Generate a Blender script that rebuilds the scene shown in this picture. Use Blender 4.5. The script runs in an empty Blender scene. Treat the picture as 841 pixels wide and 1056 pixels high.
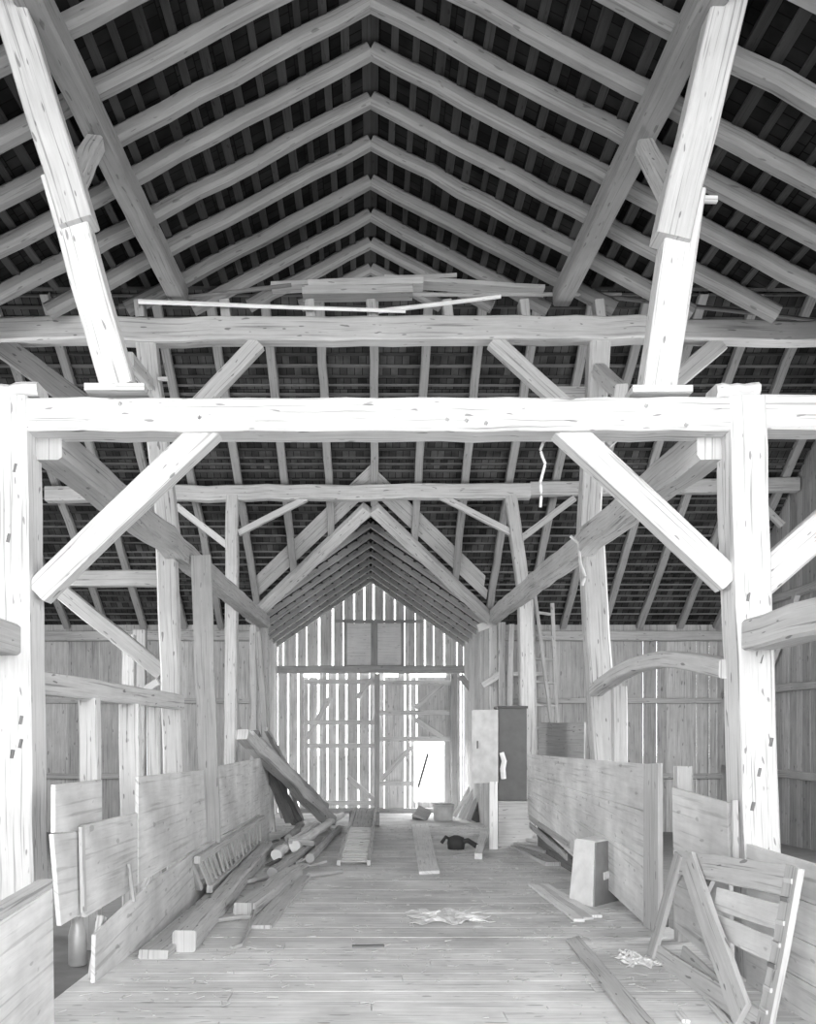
import bpy, bmesh, math, random
from mathutils import Vector, Matrix
random.seed(11)
sc = bpy.context.scene
col = sc.collection
F, XV, YH, CH = 880.0, 382.0, 755.0, 2.0
SL = 0.0275
Z = Vector((0, 0, 1)); Y = Vector((0, 1, 0)); X = Vector((1, 0, 0))
ORD = ['first', 'second', 'third', 'fourth', 'fifth', 'sixth', 'seventh', 'eighth', 'ninth', 'tenth', 'eleventh',
       'twelfth', 'thirteenth', 'fourteenth', 'fifteenth', 'sixteenth', 'seventeenth', 'eighteenth', 'nineteenth', 'twentieth']

def fz(d):                      # the old plank floor falls a little towards the far doors
    return -SL * (d - 7.0)
def P(px, py, d):               # a point d metres into the barn
    return Vector(((px - XV) * d / F, d, CH - (py - YH) * d / F))
def PX(px, py, x):              # a point on the upright plane X = x
    return P(px, py, x * F / (px - XV))
def FL(px, py, up=0.0):         # a point on the floor
    d = (CH - 7 * SL) / ((py - YH) / F - SL)
    return Vector(((px - XV) * d / F, d, fz(d) + up))

# ------------------------------------------------------------------ materials
def wood(name, base, grain=.16, crack=.35, var=.10, stain=.14, rough=.9, bump=.25, su=1.6, sv=26.0):
    m = bpy.data.materials.new(name); m.use_nodes = True
    nt = m.node_tree; N = nt.nodes; Lk = nt.links
    b = N['Principled BSDF']; b.inputs['Roughness'].default_value = rough
    b.inputs['Specular IOR Level'].default_value = .25
    def math_(op, a, c=None, clamp=False):
        n = N.new('ShaderNodeMath'); n.operation = op; n.use_clamp = clamp
        for i, v in enumerate((a, c)):
            if v is None: continue
            if isinstance(v, (int, float)): n.inputs[i].default_value = v
            else: Lk.new(v, n.inputs[i])
        return n.outputs[0]
    def noise(vec, scale, detail=4, r=.6):
        n = N.new('ShaderNodeTexNoise'); n.inputs['Scale'].default_value = scale
        n.inputs['Detail'].default_value = detail; n.inputs['Roughness'].default_value = r
        Lk.new(vec, n.inputs['Vector']); return n.outputs['Fac']
    def mapped(vec, s):
        n = N.new('ShaderNodeMapping'); n.inputs['Scale'].default_value = s; Lk.new(vec, n.inputs['Vector']); return n.outputs[0]
    def rng(v, a0, a1, b0, b1):
        n = N.new('ShaderNodeMapRange'); n.inputs[1].default_value = a0; n.inputs[2].default_value = a1
        n.inputs[3].default_value = b0; n.inputs[4].default_value = b1; Lk.new(v, n.inputs[0]); return n.outputs[0]
    tc = N.new('ShaderNodeTexCoord'); geo = N.new('ShaderNodeNewGeometry')
    uv = tc.outputs['UV']
    g = noise(mapped(uv, (su, sv, 1)), 1.0, 6, .65)
    c = noise(mapped(uv, (su * .5, sv * 1.7, 1)), 1.0, 3, .5)
    s = noise(tc.outputs['Object'], 1.1, 4, .6)
    sp = noise(mapped(uv, (su * 3.2, sv * .8, 1)), 1.0, 1, .5)
    v = rng(g, .25, .75, 1 - grain, 1 + grain)
    v = math_('MULTIPLY', v, rng(c, .57, .66, 1.0, 1 - crack))
    v = math_('MULTIPLY', v, rng(s, .3, .7, 1 - stain, 1 + stain * .6))
    v = math_('MULTIPLY', v, rng(sp, .685, .72, 1.0, 1 - crack * 1.3))
    v = math_('MULTIPLY', v, rng(geo.outputs['Random Per Island'], 0, 1, 1 - var, 1 + var))
    v = math_('MINIMUM', math_('MULTIPLY', v, base), .93)
    cc = N.new('ShaderNodeCombineColor')
    for i in range(3): Lk.new(v, cc.inputs[i])
    Lk.new(cc.outputs[0], b.inputs['Base Color'])
    if bump:
        bn = N.new('ShaderNodeBump'); bn.inputs['Strength'].default_value = bump; bn.inputs['Distance'].default_value = .02
        Lk.new(math_('SUBTRACT', g, math_('MULTIPLY', rng(c, .6, .7, 0, 1), .6)), bn.inputs['Height'])
        Lk.new(bn.outputs[0], b.inputs['Normal'])
    return m

def plain(name, v, rough=.7, metal=0.0):
    m = bpy.data.materials.new(name); m.use_nodes = True
    nt = m.node_tree; b = nt.nodes['Principled BSDF']
    b.inputs['Roughness'].default_value = rough; b.inputs['Metallic'].default_value = metal
    tc = nt.nodes.new('ShaderNodeTexCoord'); n = nt.nodes.new('ShaderNodeTexNoise'); n.inputs['Scale'].default_value = 6
    n.inputs['Detail'].default_value = 5
    r = nt.nodes.new('ShaderNodeValToRGB')
    r.color_ramp.elements[0].position = .3; r.color_ramp.elements[1].position = .7
    for e, k in zip(r.color_ramp.elements, (.86, 1.1)):
        q = min(.93, v * k); e.color = (q, q, q, 1)
    nt.links.new(tc.outputs['Object'], n.inputs['Vector']); nt.links.new(n.outputs['Fac'], r.inputs[0])
    nt.links.new(r.outputs[0], b.inputs['Base Color'])
    return m

def shingle_mat(name, lo, hi):
    m = bpy.data.materials.new(name); m.use_nodes = True
    nt = m.node_tree; b = nt.nodes['Principled BSDF']; b.inputs['Roughness'].default_value = .95
    b.inputs['Specular IOR Level'].default_value = .1
    tc = nt.nodes.new('ShaderNodeTexCoord'); br = nt.nodes.new('ShaderNodeTexBrick')
    br.inputs['Scale'].default_value = 1.0; br.inputs['Brick Width'].default_value = .14; br.inputs['Row Height'].default_value = .22
    br.inputs['Mortar Size'].default_value = .006
    br.inputs['Color1'].default_value = (lo, lo, lo, 1); br.inputs['Color2'].default_value = (hi, hi, hi, 1)
    br.inputs['Mortar'].default_value = (lo * .3, lo * .3, lo * .3, 1)
    no = nt.nodes.new('ShaderNodeTexNoise'); no.inputs['Scale'].default_value = 3.0; no.inputs['Detail'].default_value = 6
    r = nt.nodes.new('ShaderNodeValToRGB'); r.color_ramp.elements[0].position = .3; r.color_ramp.elements[1].position = .72
    r.color_ramp.elements[0].color = (.45, .45, .45, 1); r.color_ramp.elements[1].color = (1.5, 1.5, 1.5, 1)
    mx = nt.nodes.new('ShaderNodeMix'); mx.data_type = 'RGBA'; mx.blend_type = 'MULTIPLY'; mx.inputs[0].default_value = 1
    L = nt.links
    L.new(tc.outputs['UV'], br.inputs['Vector']); L.new(tc.outputs['Object'], no.inputs['Vector']); L.new(no.outputs['Fac'], r.inputs[0])
    L.new(br.outputs['Color'], mx.inputs[6]); L.new(r.outputs[0], mx.inputs[7]); L.new(mx.outputs[2], b.inputs['Base Color'])
    return m

M = dict(
    white=wood('whitewashed_hewn_wood', .70, grain=.12, crack=.42, var=.03, stain=.12, bump=.4),
    pale=wood('pale_weathered_wood', .56, grain=.16, crack=.42, var=.06, stain=.12),
    mid=wood('grey_weathered_wood', .46, grain=.16, crack=.35, var=.10),
    pole=wood('rafter_wood', .27, grain=.16, crack=.30, var=.12),
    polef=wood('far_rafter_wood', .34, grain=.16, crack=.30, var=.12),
    dark=wood('dark_wood', .20, grain=.2, crack=.4, var=.15),
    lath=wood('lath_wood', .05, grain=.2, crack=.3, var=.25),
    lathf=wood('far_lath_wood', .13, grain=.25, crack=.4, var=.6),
    wall=wood('wall_board_wood', .46, grain=.25, crack=.35, var=.2, sv=18),
    endwall=wood('end_wall_board_wood', .72, grain=.2, crack=.3, var=.15, sv=18),
    panel=wood('stall_panel_wood', .72, grain=.14, crack=.22, var=.06, stain=.26, sv=14),
    floor=wood('floor_plank_wood', .77, grain=.16, crack=.30, var=.06, stain=.26, sv=20),
    dirt=plain('packed_dirt', .22, .95),
    ground=plain('outside_ground', .55, .95),
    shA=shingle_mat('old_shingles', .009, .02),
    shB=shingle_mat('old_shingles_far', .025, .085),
    tin=plain('dull_tin', .62, .45, .3),
    paint=plain('pale_painted_sheet', .62, .6),
    dpaint=plain('dark_painted_sheet', .06, .5),
    mpaint=plain('grey_painted_sheet', .10, .6),
    iron=plain('rusty_iron', .05, .7),
    paper=plain('crumpled_paper', .82, .9),
    card=plain('cardboard', .88, .85),
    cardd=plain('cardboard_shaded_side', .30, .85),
    rope=plain('old_rope', .66, .95),
    fresh=wood('pale_sawn_wood', .90, grain=.08, crack=.2, var=.02),
    straw=plain('straw', .55, .95),
)

# ------------------------------------------------------------------ mesh builder
class MB:
    def __init__(s): s.v = []; s.f = []; s.uv = []; s.o = None
    def face(s, idx, uvs): s.f.append(idx); s.uv.append(uvs)
    def beam(s, a, b, w, h, up=Z, ch=.10, wob=.004, taper=1.0, bow=0.0, seg=None, twist=0.0):
        a = Vector(a); b = Vector(b)
        if s.o is None: s.o = a.copy()
        t = (b - a); L = t.length; t.normalize()
        side = t.cross(up)
        if side.length < 1e-4: side = t.cross(Y)
        side.normalize(); u2 = side.cross(t).normalized()
        n = seg or max(1, min(24, int(L / .4)))
        c = min(w, h) * ch
        ring = [(-w/2 + c, -h/2), (w/2 - c, -h/2), (w/2, -h/2 + c), (w/2, h/2 - c), (w/2 - c, h/2), (-w/2 + c, h/2), (-w/2, h/2 - c), (-w/2, -h/2 + c)]
        per = [0]
        for i in range(8):
            p, q = ring[i], ring[(i + 1) % 8]; per.append(per[-1] + math.hypot(p[0]-q[0], p[1]-q[1]))
        base = len(s.v); u0 = random.uniform(0, 50); v0 = random.uniform(0, 50)
        for k in range(n + 1):
            f = k / n; sca = 1 + (taper - 1) * f
            cen = a + t * (L * f) + u2 * (bow * math.sin(math.pi * f))
            ox, oz = random.gauss(0, wob), random.gauss(0, wob)
            if k in (0, n): ox = oz = 0
            for (x, z) in ring:
                xx = x * sca + ox + random.gauss(0, wob * .4); zz = z * sca + oz + random.gauss(0, wob * .4)
                s.v.append(cen + side * xx + u2 * zz)
        for k in range(n):
            for i in range(8):
                j = (i + 1) % 8
                A = base + k*8 + i; B = base + k*8 + j; C_ = B + 8; D = A + 8
                ua, ub = u0 + L*k/n, u0 + L*(k+1)/n
                s.face((A, D, C_, B), ((ua, v0+per[i]), (ub, v0+per[i]), (ub, v0+per[i+1]), (ua, v0+per[i+1])))
        s.face(tuple(base + i for i in range(8)), tuple((u0 + r[1]*.1, v0 + r[0]) for r in ring))
        s.face(tuple(base + n*8 + i for i in reversed(range(8))), tuple((u0 + ring[i][1]*.1, v0 + ring[i][0]) for i in reversed(range(8))))
        return s
    def tube(s, pts, r, seg=10, r2=None, rough=0.0):
        pts = [Vector(p) for p in pts]
        if s.o is None: s.o = pts[0].copy()
        base = len(s.v); n = len(pts); u0 = random.uniform(0, 50); v0 = random.uniform(0, 50); u = u0; us = []
        ref = None
        for k, p in enumerate(pts):
            t = (pts[min(k+1, n-1)] - pts[max(k-1, 0)]).normalized()
            if ref is None:
                ref = Z if abs(t.z) < .9 else X
            sd = t.cross(ref).normalized(); up = sd.cross(t).normalized()
            rr = r + ((r2 if r2 is not None else r) - r) * k / max(1, n-1)
            if k: u += (pts[k] - pts[k-1]).length
            us.append(u)
            for i in range(seg):
                a = 2*math.pi*i/seg; q = rr * (1 + random.gauss(0, rough))
                s.v.append(p + sd*(q*math.cos(a)) + up*(q*math.sin(a)))
        for k in range(n-1):
            for i in range(seg):
                j = (i+1) % seg
                A = base + k*seg + i; B = base + k*seg + j
                va, vb = v0 + 2*math.pi*r*i/seg, v0 + 2*math.pi*r*(i+1)/seg
                s.face((A, B, B+seg, A+seg), ((us[k], va), (us[k], vb), (us[k+1], vb), (us[k+1], va)))
        s.face(tuple(base + i for i in reversed(range(seg))), tuple((u0 + .01*i, v0) for i in range(seg)))
        s.face(tuple(base + (n-1)*seg + i for i in range(seg)), tuple((u0 + .01*i, v0) for i in range(seg)))
        return s
    def log(s, a, b, r, r2=None, seg=12, bend=.02):
        a = Vector(a); b = Vector(b); n = max(3, int((b-a).length/.5))
        pts = [a + (b-a)*(k/n) + Vector((random.gauss(0, bend), 0, random.gauss(0, bend*.4))) for k in range(n+1)]
        return s.tube(pts, r, seg, r2, .03)
    def slab(s, c, th, nrm=None, grain=0):
        """a board: the outline c (3-D points) pushed th along its normal; grain runs along edge `grain`."""
        c = [Vector(p) for p in c]
        if s.o is None: s.o = c[0].copy()
        nn = Vector((0, 0, 0))
        for i in range(len(c)): nn += (c[i] - c[0]).cross(c[(i+1) % len(c)] - c[0])
        nn.normalize()
        if nrm is not None and nn.dot(nrm) < 0: c.reverse(); nn = -nn; grain = len(c) - 2 - grain
        g = (c[(grain+1) % len(c)] - c[grain % len(c)]).normalized(); k_ = nn.cross(g)
        u0 = random.uniform(0, 50); v0 = random.uniform(0, 50); n = len(c); base = len(s.v)
        for p in c: s.v.append(p + nn*th)
        for p in c: s.v.append(p.copy())
        uv = [(u0 + p.dot(g), v0 + p.dot(k_)) for p in c]
        s.face(tuple(base+i for i in range(n)), tuple(uv))
        s.face(tuple(base+n+i for i in reversed(range(n))), tuple(reversed(uv)))
        for i in range(n):
            j = (i+1) % n
            s.face((base+i, base+n+i, base+n+j, base+j), (uv[i], (uv[i][0], uv[i][1]+th), (uv[j][0], uv[j][1]+th), uv[j]))
        return s
    def box(s, x0, x1, y0, y1, z0, z1):
        if s.o is None: s.o = Vector(((x0+x1)/2, (y0+y1)/2, z0))
        return s.slab([(x0, y0, z0), (x1, y0, z0), (x1, y1, z0), (x0, y1, z0)], z1-z0, Z)
    def build(s, name, mat, parent=None, bevel=0, origin=None):
        o0 = Vector(origin) if origin is not None else (s.o if s.o is not None else Vector((0, 0, 0)))
        if parent is not None: o0 = wloc(parent)
        me = bpy.data.meshes.new(name)
        me.from_pydata([tuple(p - o0) for p in s.v], [], s.f)
        ul = me.uv_layers.new(name='UVMap'); i = 0
        for q in s.uv:
            for w in q: ul.data[i].uv = w; i += 1
        me.materials.append(mat); me.update()
        ob = bpy.data.objects.new(name, me); col.objects.link(ob)
        if parent is not None: ob.parent = parent
        else: ob.location = o0
        if bevel:
            md = ob.modifiers.new('edge', 'BEVEL'); md.width = bevel; md.segments = 2; md.limit_method = 'ANGLE'
        return ob

def wloc(o):
    l = o.location.copy()
    while o.parent: o = o.parent; l += o.location
    return l
def tag(o, label, cat, group=None):
    o['label'] = label; o['category'] = cat
    if group: o['group'] = group
    return o
def thing(name, label, cat, loc, group=None):
    o = bpy.data.objects.new(name, None); o.empty_display_size = .2; col.objects.link(o); o.location = loc
    return tag(o, label, cat, group)
def struct(o): o['kind'] = 'structure'; return o
def timber(name, label, cat, a, b, w, h, mat, group=None, **k):
    return tag(MB().beam(a, b, w, h, **k).build(name, M[mat]), label, cat, group)
def post(name, label, cat, pt, pb, d, w, dep, mat, group=None, top=None, **k):
    """upright timber: top pixel pt, foot at column pb on the floor"""
    a = P(pt[0], pt[1], d); b = Vector(((pb - XV)*d/F, d, fz(d)))
    if top is not None: a.z = top
    return timber(name, label, cat, b, a, w, dep, mat, group, up=Y, **k)

# ------------------------------------------------------------------ the big planes
RA, PA = 7.76, .53                     # roof over the near bay, above eye height
DB, RB, PN, PF = 14.58, 7.54, .53, .767     # cross barn ridge and its two slopes
RC, PC, DE = 4.85, .69, 27.2           # far porch roof and the far end
D1, D2, D3, DW = 7.0, 11.67, 17.5, 21.06
WX = 8.8
zA = lambda x: CH + RA - PA*abs(x)
zBf = lambda d: CH + RB - PF*(d - DB)
zBn = lambda d: CH + RB - PN*(DB - d)
zC = lambda x: CH + RC - PC*abs(x)
vA = lambda x: 15.0 - abs(x)            # valley of the near roof
vC = lambda x: DB + (RB - RC + PC*abs(x))/PF   # valley of the porch roof

def roof(name, polys, mat, zf, laths, lmat):
    """sheathing slabs (structure) with the battens as a child"""
    mb = MB(); mb.o = Vector((0, 0, 0))
    for poly, g in polys: mb.slab([(x, d, zf(x, d)) for x, d in poly], .04, Z, g)
    o = struct(mb.build(name, M[mat]))
    lb = MB()
    for a, b, w in laths: lb.beam(a, b, w, .03, up=lathup, ch=.05, wob=.003, seg=max(1, int((b-a).length/1.5)))
    lb.build('roof_battens', M[lmat], o)
    return o

# near roof: ridge along the nave
Y0 = -4.0
E = 5.6
polyR = [(0, Y0), (0, vA(0)), (E, vA(E)), (E, Y0)]
polyL = [(-x, d) for x, d in polyR]
laths = []
sl = math.hypot(1, PA)
x = .05
while x < E:
    for s in (1, -1):
        off = random.gauss(0, .012)
        laths.append((Vector((s*(x+off), 4.6, zA(x+off) + .08)), Vector((s*(x+off), vA(x) - .03, zA(x+off) + .08)), random.uniform(.07, .12)))
    x += .235
lathup = Z
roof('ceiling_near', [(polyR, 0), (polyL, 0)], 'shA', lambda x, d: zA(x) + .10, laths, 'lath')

# cross barn, near slope (mostly above the near roof) and far slope
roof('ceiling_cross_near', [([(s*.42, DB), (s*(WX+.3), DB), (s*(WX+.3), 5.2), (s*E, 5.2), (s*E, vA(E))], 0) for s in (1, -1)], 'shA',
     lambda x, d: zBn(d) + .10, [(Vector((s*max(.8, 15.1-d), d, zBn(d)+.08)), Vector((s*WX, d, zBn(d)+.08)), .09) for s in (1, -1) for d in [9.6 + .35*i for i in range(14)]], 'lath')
laths = []
d = DB + .12
while d < DW:
    zz = zBf(d) + .065
    xi = 0.0
    if d > vC(0): xi = min((PF*(d-DB) - RB + RC)/PC, 2.95)
    for s in (1, -1):
        if xi == 0:
            if s == 1: laths.append((Vector((-WX, d, zz)), Vector((WX, d+random.gauss(0, .035), zz)), random.uniform(.035, .11)))
        else:
            laths.append((Vector((s*xi, d, zz)), Vector((s*WX, d+random.gauss(0, .035), zz)), random.uniform(.035, .11)))
    d += random.uniform(.13, .20)
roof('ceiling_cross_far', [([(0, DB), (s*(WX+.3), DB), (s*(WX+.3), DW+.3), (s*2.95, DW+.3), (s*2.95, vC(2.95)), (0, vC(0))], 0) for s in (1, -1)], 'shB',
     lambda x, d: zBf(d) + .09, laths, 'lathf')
laths = []
x = .12
while x < 3.1:
    for s in (1, -1):
        laths.append((Vector((s*x, max(vC(x), 18.2), zC(x)+.05)), Vector((s*x, DE, zC(x)+.05)), .08))
    x += .24
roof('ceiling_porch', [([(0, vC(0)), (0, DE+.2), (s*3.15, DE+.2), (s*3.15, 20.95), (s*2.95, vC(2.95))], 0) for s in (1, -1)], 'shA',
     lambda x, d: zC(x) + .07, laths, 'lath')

# ------------------------------------------------------------------ walls
def boards(name, mat, p0, dirv, spans, zb, zt, th, nrm, girts=(), peak=None):
    """vertical boarding: spans of (u0,u1) along dirv, from zb(u) to zt(u)"""
    mb = MB(); mb.o = Vector(p0)
    for (u0, u1, *r) in spans:
        b0, t0 = (r + [None, None])[:2] if r else (None, None)
        off = nrm * random.uniform(0, .012)
        q = lambda u, z: Vector((p0[0] + dirv.x*u, p0[1] + dirv.y*u, z)) + off
        zb0, zb1 = (b0, b0) if b0 is not None else (zb(u0), zb(u1))
        zt0, zt1 = (t0, t0) if t0 is not None else (zt(u0), zt(u1))
        c = [q(u0, zb0), q(u0, zt0)]
        if peak is not None and u0 < peak < u1: c.append(q(peak, zt(peak)))
        c += [q(u1, zt1), q(u1, zb1)]
        mb.slab(c, th, nrm, 0)
    o = struct(mb.build(name, M[mat]))
    for a, b, w, h in girts: MB().beam(a, b, w, h).build('girt', M['mid'], o)
    return o
def even(u0, u1, w=.27, gaps=()):
    out = []; u = u0
    while u < u1 - 1e-4:
        e = min(u1, u + w*random.uniform(.8, 1.2))
        if u1 - e < .1: e = u1
        out.append([u, e]); u = e
    for g, gw in gaps:                       # a real gap between two boards
        res = []
        for a, b in out:
            lo, hi = g - gw/2, g + gw/2
            if b <= lo or a >= hi: res.append([a, b]); continue
            if a < lo: res.append([a, lo])
            if b > hi: res.append([hi, b])
        out = res
    return [tuple(q) for q in out]
zside = lambda u: min(zBn(max(u, 5.2)), zBf(u))
for s, nm in ((1, 'right'), (-1, 'left')):
    gs = []
    for z in (4.87, 2.93, 1.12):
        gs.append((Vector((s*(WX-.09), 5.3, z)), Vector((s*(WX-.09), DW-.05, z)), .14, .16))
    gs.append((Vector((s*(WX-.1), 19.0, 2.95)), Vector((s*(WX-.1), 17.4, 4.85)), .12, .14))
    boards('wall_' + nm, 'wall', (s*WX, 0, 0), Y, even(5.2, DB) + even(DB, DW), lambda u: -1.15, lambda u: (zBn(u) if u <= DB else zBf(u)) + .08, .03, Vector((s, 0, 0)), gs)
    bw = boards('wall_back_' + nm, 'wall', (0, DW, 0), X * s,
           even(2.95, WX, .26, [((q - XV)*DW/F, .012) for q in (663, 677, 718, 731, 739)] if s == 1 else [((XV - q)*DW/F, .010) for q in (102, 128)]),
           lambda u: -1.15, lambda u: zBf(DW) + .08, .03, Y,
           [(Vector((s*2.95, DW-.07, z)), Vector((s*(WX-.2), DW-.07, z)), .13, .13) for z in (2.77, .92)] +
           [(Vector((s*2.9, DW-.12, 4.36)), Vector((s*(WX-.15), DW-.12, 4.36)), .22, .24)])
    boards('wall_porch_' + nm, 'endwall', (s*2.95, 0, 0), Y, even(DW, DE), lambda u: -1.15, lambda u: zC(2.95) + .02, .03, Vector((s, 0, 0)))
    boards('wall_near_' + nm, 'wall', (s*E, 0, 0), Y, even(Y0, 5.2), lambda u: -1.15, lambda u: zA(E) + .1, .03, Vector((s, 0, 0)))
    boards('wall_front_' + nm, 'wall', (0, 5.2, 0), X * s, even(E, WX), lambda u: -1.15, lambda u: zBn(5.2) + .1, .03, -Y)
    # gable strip between cross barn slope and near eaves
    boards('wall_cheek_' + nm, 'wall', (s*E, 0, 0), Y, even(5.2, 9.3), lambda u: zBn(u) + .12, lambda u: zA(E) + .1, .03, Vector((s, 0, 0)))

# far end wall of the porch: boards with daylight between them, two big doors
SE = F/DE
ex = lambda px: (px - XV)/SE
ez = lambda py: CH - (py - YH)/SE
ZG = ez(692)
up_gaps = [(292, 3), (306, 3), (316, 2.6), (329, 3.6), (343, 3.6), (354, 2.4), (365, 3), (375.5, 3.6), (385, 3.4), (396, 2.8), (407, 3), (417, 1.6), (428, 1.6), (438, 3.2), (447, 2.4), (458, 3.2), (471, 2.4), (487, 1.8)]
lo_side = [(286, 2.6), (297, 3), (307.5, 4), (475, 3), (484, 2.4)]
ends = (-2.95, 2.95)
boards('wall_end_gable', 'endwall', (0, DE, 0), X, even(*ends, .3, [(ex(g), w*.5/SE) for g, w in up_gaps]), lambda u: ZG, lambda u: zC(u) + .05, .03, Y, (), 0.0)
lo = [q for q in even(ends[0], ex(313), .3, [(ex(g), w*.5/SE) for g, w in lo_side[:3]])] + [q for q in even(ex(466), ends[1], .3, [(ex(g), w*.5/SE) for g, w in lo_side[3:]])]
boards('wall_end', 'endwall', (0, DE, 0), X, lo, lambda u: -1.15, lambda u: ZG, .03, Y)
def door(name, x0, x1, gaps, hatch=None, zt=ZG - .02):
    zb = fz(DE) + .02
    mb = MB(); mb.o = Vector((ex(x0), DE, zb))
    for a, b in even(ex(x0), ex(x1), .3, [(ex(g), w*.5/SE) for g, w in gaps]):
        off = random.uniform(.03, .04)
        cpx = XV + (a+b)/2*SE
        zt_ = ez(698) if 315 < cpx < 331 or 394 < cpx < 406 or 424 < cpx < 456 else zt
        segs = [(a, b, zb, zt_)]
        if hatch:
            h0, h1, hb, ht = ex(hatch[0]), ex(hatch[1]), ez(hatch[2]), ez(hatch[3])
            segs = []
            if a < h0: segs.append((a, min(b, h0), zb, zt_))
            if b > h1: segs.append((max(a, h1), b, zb, zt_))
            if b > h0 and a < h1:
                segs += [(max(a, h0), min(b, h1), ht, zt_), (max(a, h0), min(b, h1), zb, hb)]
        for p, q, r, t in segs:
            if q - p > .01 and t - r > .03:
                mb.slab([(p, DE+off, r), (p, DE+off, t), (q, DE+off, t), (q, DE+off, r)], .03, Y, 0)
    o = struct(mb.build(name, M['endwall']))
    return o
dl = door('door_1', 313, 387.5, [(318, 2), (328, 3.6), (337.5, 2.8), (347.5, 3.2), (357, 3.4), (369.5, 3.6), (381, 2)])
dr = door('door_2', 390, 466, [(396, 2.2), (417.5, 2.6), (423, 2.4), (429.5, 2.2)], (427, 458, 827, 765))
def rail(o, nm, a, b, w=.16):
    A = P(a[0], a[1], DE - .03); B = P(b[0], b[1], DE - .03)
    MB().beam(A, B, .05, w, up=Z if abs(A.z-B.z) < 1.5 else Z, wob=.002).build(nm, M['endwall'], o)
for y in (703, 745, 769): rail(dl, 'door_rail', (314, y), (386, y))
rail(dl, 'door_rail', (314, 828), (386, 828))
rail(dl, 'door_brace', (358, 801), (386, 825)); rail(dl, 'door_brace', (368, 720), (385, 698)); rail(dl, 'door_brace', (316, 762), (340, 720))
rail(dr, 'door_rail', (391, 808), (426, 808)); rail(dr, 'door_rail', (391, 762), (465, 762)); rail(dr, 'door_rail', (391, 704), (465, 704)); rail(dr, 'door_rail', (391, 735), (465, 735))
rail(dr, 'door_brace', (428, 730), (457, 706)); rail(dr, 'door_brace', (428, 742), (456, 760)); rail(dr, 'door_brace', (393, 804), (424, 770))
timber('door_girt', 'heavy grey girt above the big far doors under the loft hatches', 'beam', P(278, 690.5, DE-.16), P(499, 690.5, DE-.16), .2, .24, 'mid')
timber('door_post', 'grey post between the two far barn doors', 'post', Vector((ex(388.6), DE-.12, fz(DE))), Vector((ex(388.6), DE-.12, ZG-.1)), .17, .14, 'mid', up=Y)
timber('door_post', 'grey door post standing right of the bright far door opening', 'post', Vector((ex(468), DE-.12, fz(DE))), Vector((ex(467), DE-.12, ZG-.1)), .2, .16, 'mid', up=Y)
timber('gable_rail', 'thin grey rail above the two loft hatches of the far gable', 'rail', P(346, 640.5, DE-.06), P(437, 641, DE-.06), .08, .10, 'mid')
timber('gable_stud', 'narrow stud between the two pale loft hatches', 'stud', P(385.6, 688, DE-.05), P(385.6, 641, DE-.05), .14, .06, 'mid', up=Y)
timber('sill_timber', 'low sill timber under the far left barn door', 'sill', P(302, 836, DE-.25), P(466, 836, DE-.25), .18, .16, 'mid')
for i, (a, b) in enumerate(((356, 384), (387.5, 415))):
    h = thing('loft_hatch', 'pale loft hatch in the far gable, ' + ('left' if i == 0 else 'right') + ' of the pair', 'hatch', P(a, 686, DE-.05), 'loft hatches in the far gable')
    mb = MB()
    mb.slab([P(a, 686, DE-.05), P(b, 686, DE-.05), P(b, 643, DE-.05), P(a, 643, DE-.05)], .03, -Y, 0)
    mb.build('hatch_panel', M['fresh'], h)
    fr = MB()
    for q in (a, b): fr.beam(P(q, 687, DE-.09), P(q, 641, DE-.09), .10, .04, up=Y)
    for yy in (687, 641.5): fr.beam(P(a, yy, DE-.09), P(b, yy, DE-.09), .04, .07)
    fr.build('hatch_frame', M['mid'], h)

# ------------------------------------------------------------------ floors
mb = MB(); mb.o = Vector((0, 7, 0))
y = Y0
while y < DE + .2:
    w = random.uniform(.20, .30)
    dz = random.uniform(-.002, .002)
    cuts = [-2.35, random.uniform(-1.2, 2.2), 3.15] if y < DW else [-3.0, random.uniform(-1, 1), 3.0]
    for a, b in zip(cuts, cuts[1:]):
        mb.slab([(a+.003, y, fz(y)-.05+dz), (b-.003, y, fz(y)-.05+dz), (b-.003, y+w-.003, fz(y+w)-.05+dz), (a+.003, y+w-.003, fz(y+w)-.05+dz)], .05, Z, 0)
    y += w
struct(mb.build('floor', M['floor']))
q = MB(); q.o = Vector((0, 7, 0)); q.slab([(-2.36, Y0, fz(Y0)-.2), (3.16, Y0, fz(Y0)-.2), (3.16, DE+.2, fz(DE)-.2), (-2.36, DE+.2, fz(DE)-.2)], .1, Z, 0)
struct(q.build('floor_light_stop', M['dirt']))  # slab added under the planks to block light coming up through the gaps
for s, nm, a in ((-1, 'left', 2.36), (1, 'right', 3.16)):
    q = MB(); q.o = Vector((0, 7, 0))
    q.slab([(s*a, Y0, fz(Y0)-.16), (s*WX, Y0, fz(Y0)-.16), (s*WX, DW, fz(DW)-.16), (s*a, DW, fz(DW)-.16)], .08, Z, 0)
    struct(q.build('floor_' + nm, M['dirt']))
q = MB(); q.o = Vector((0, 0, -2)); q.box(-60, 60, -40, 110, -1.6, -1.1)
struct(q.build('ground', M['ground']))

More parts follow.
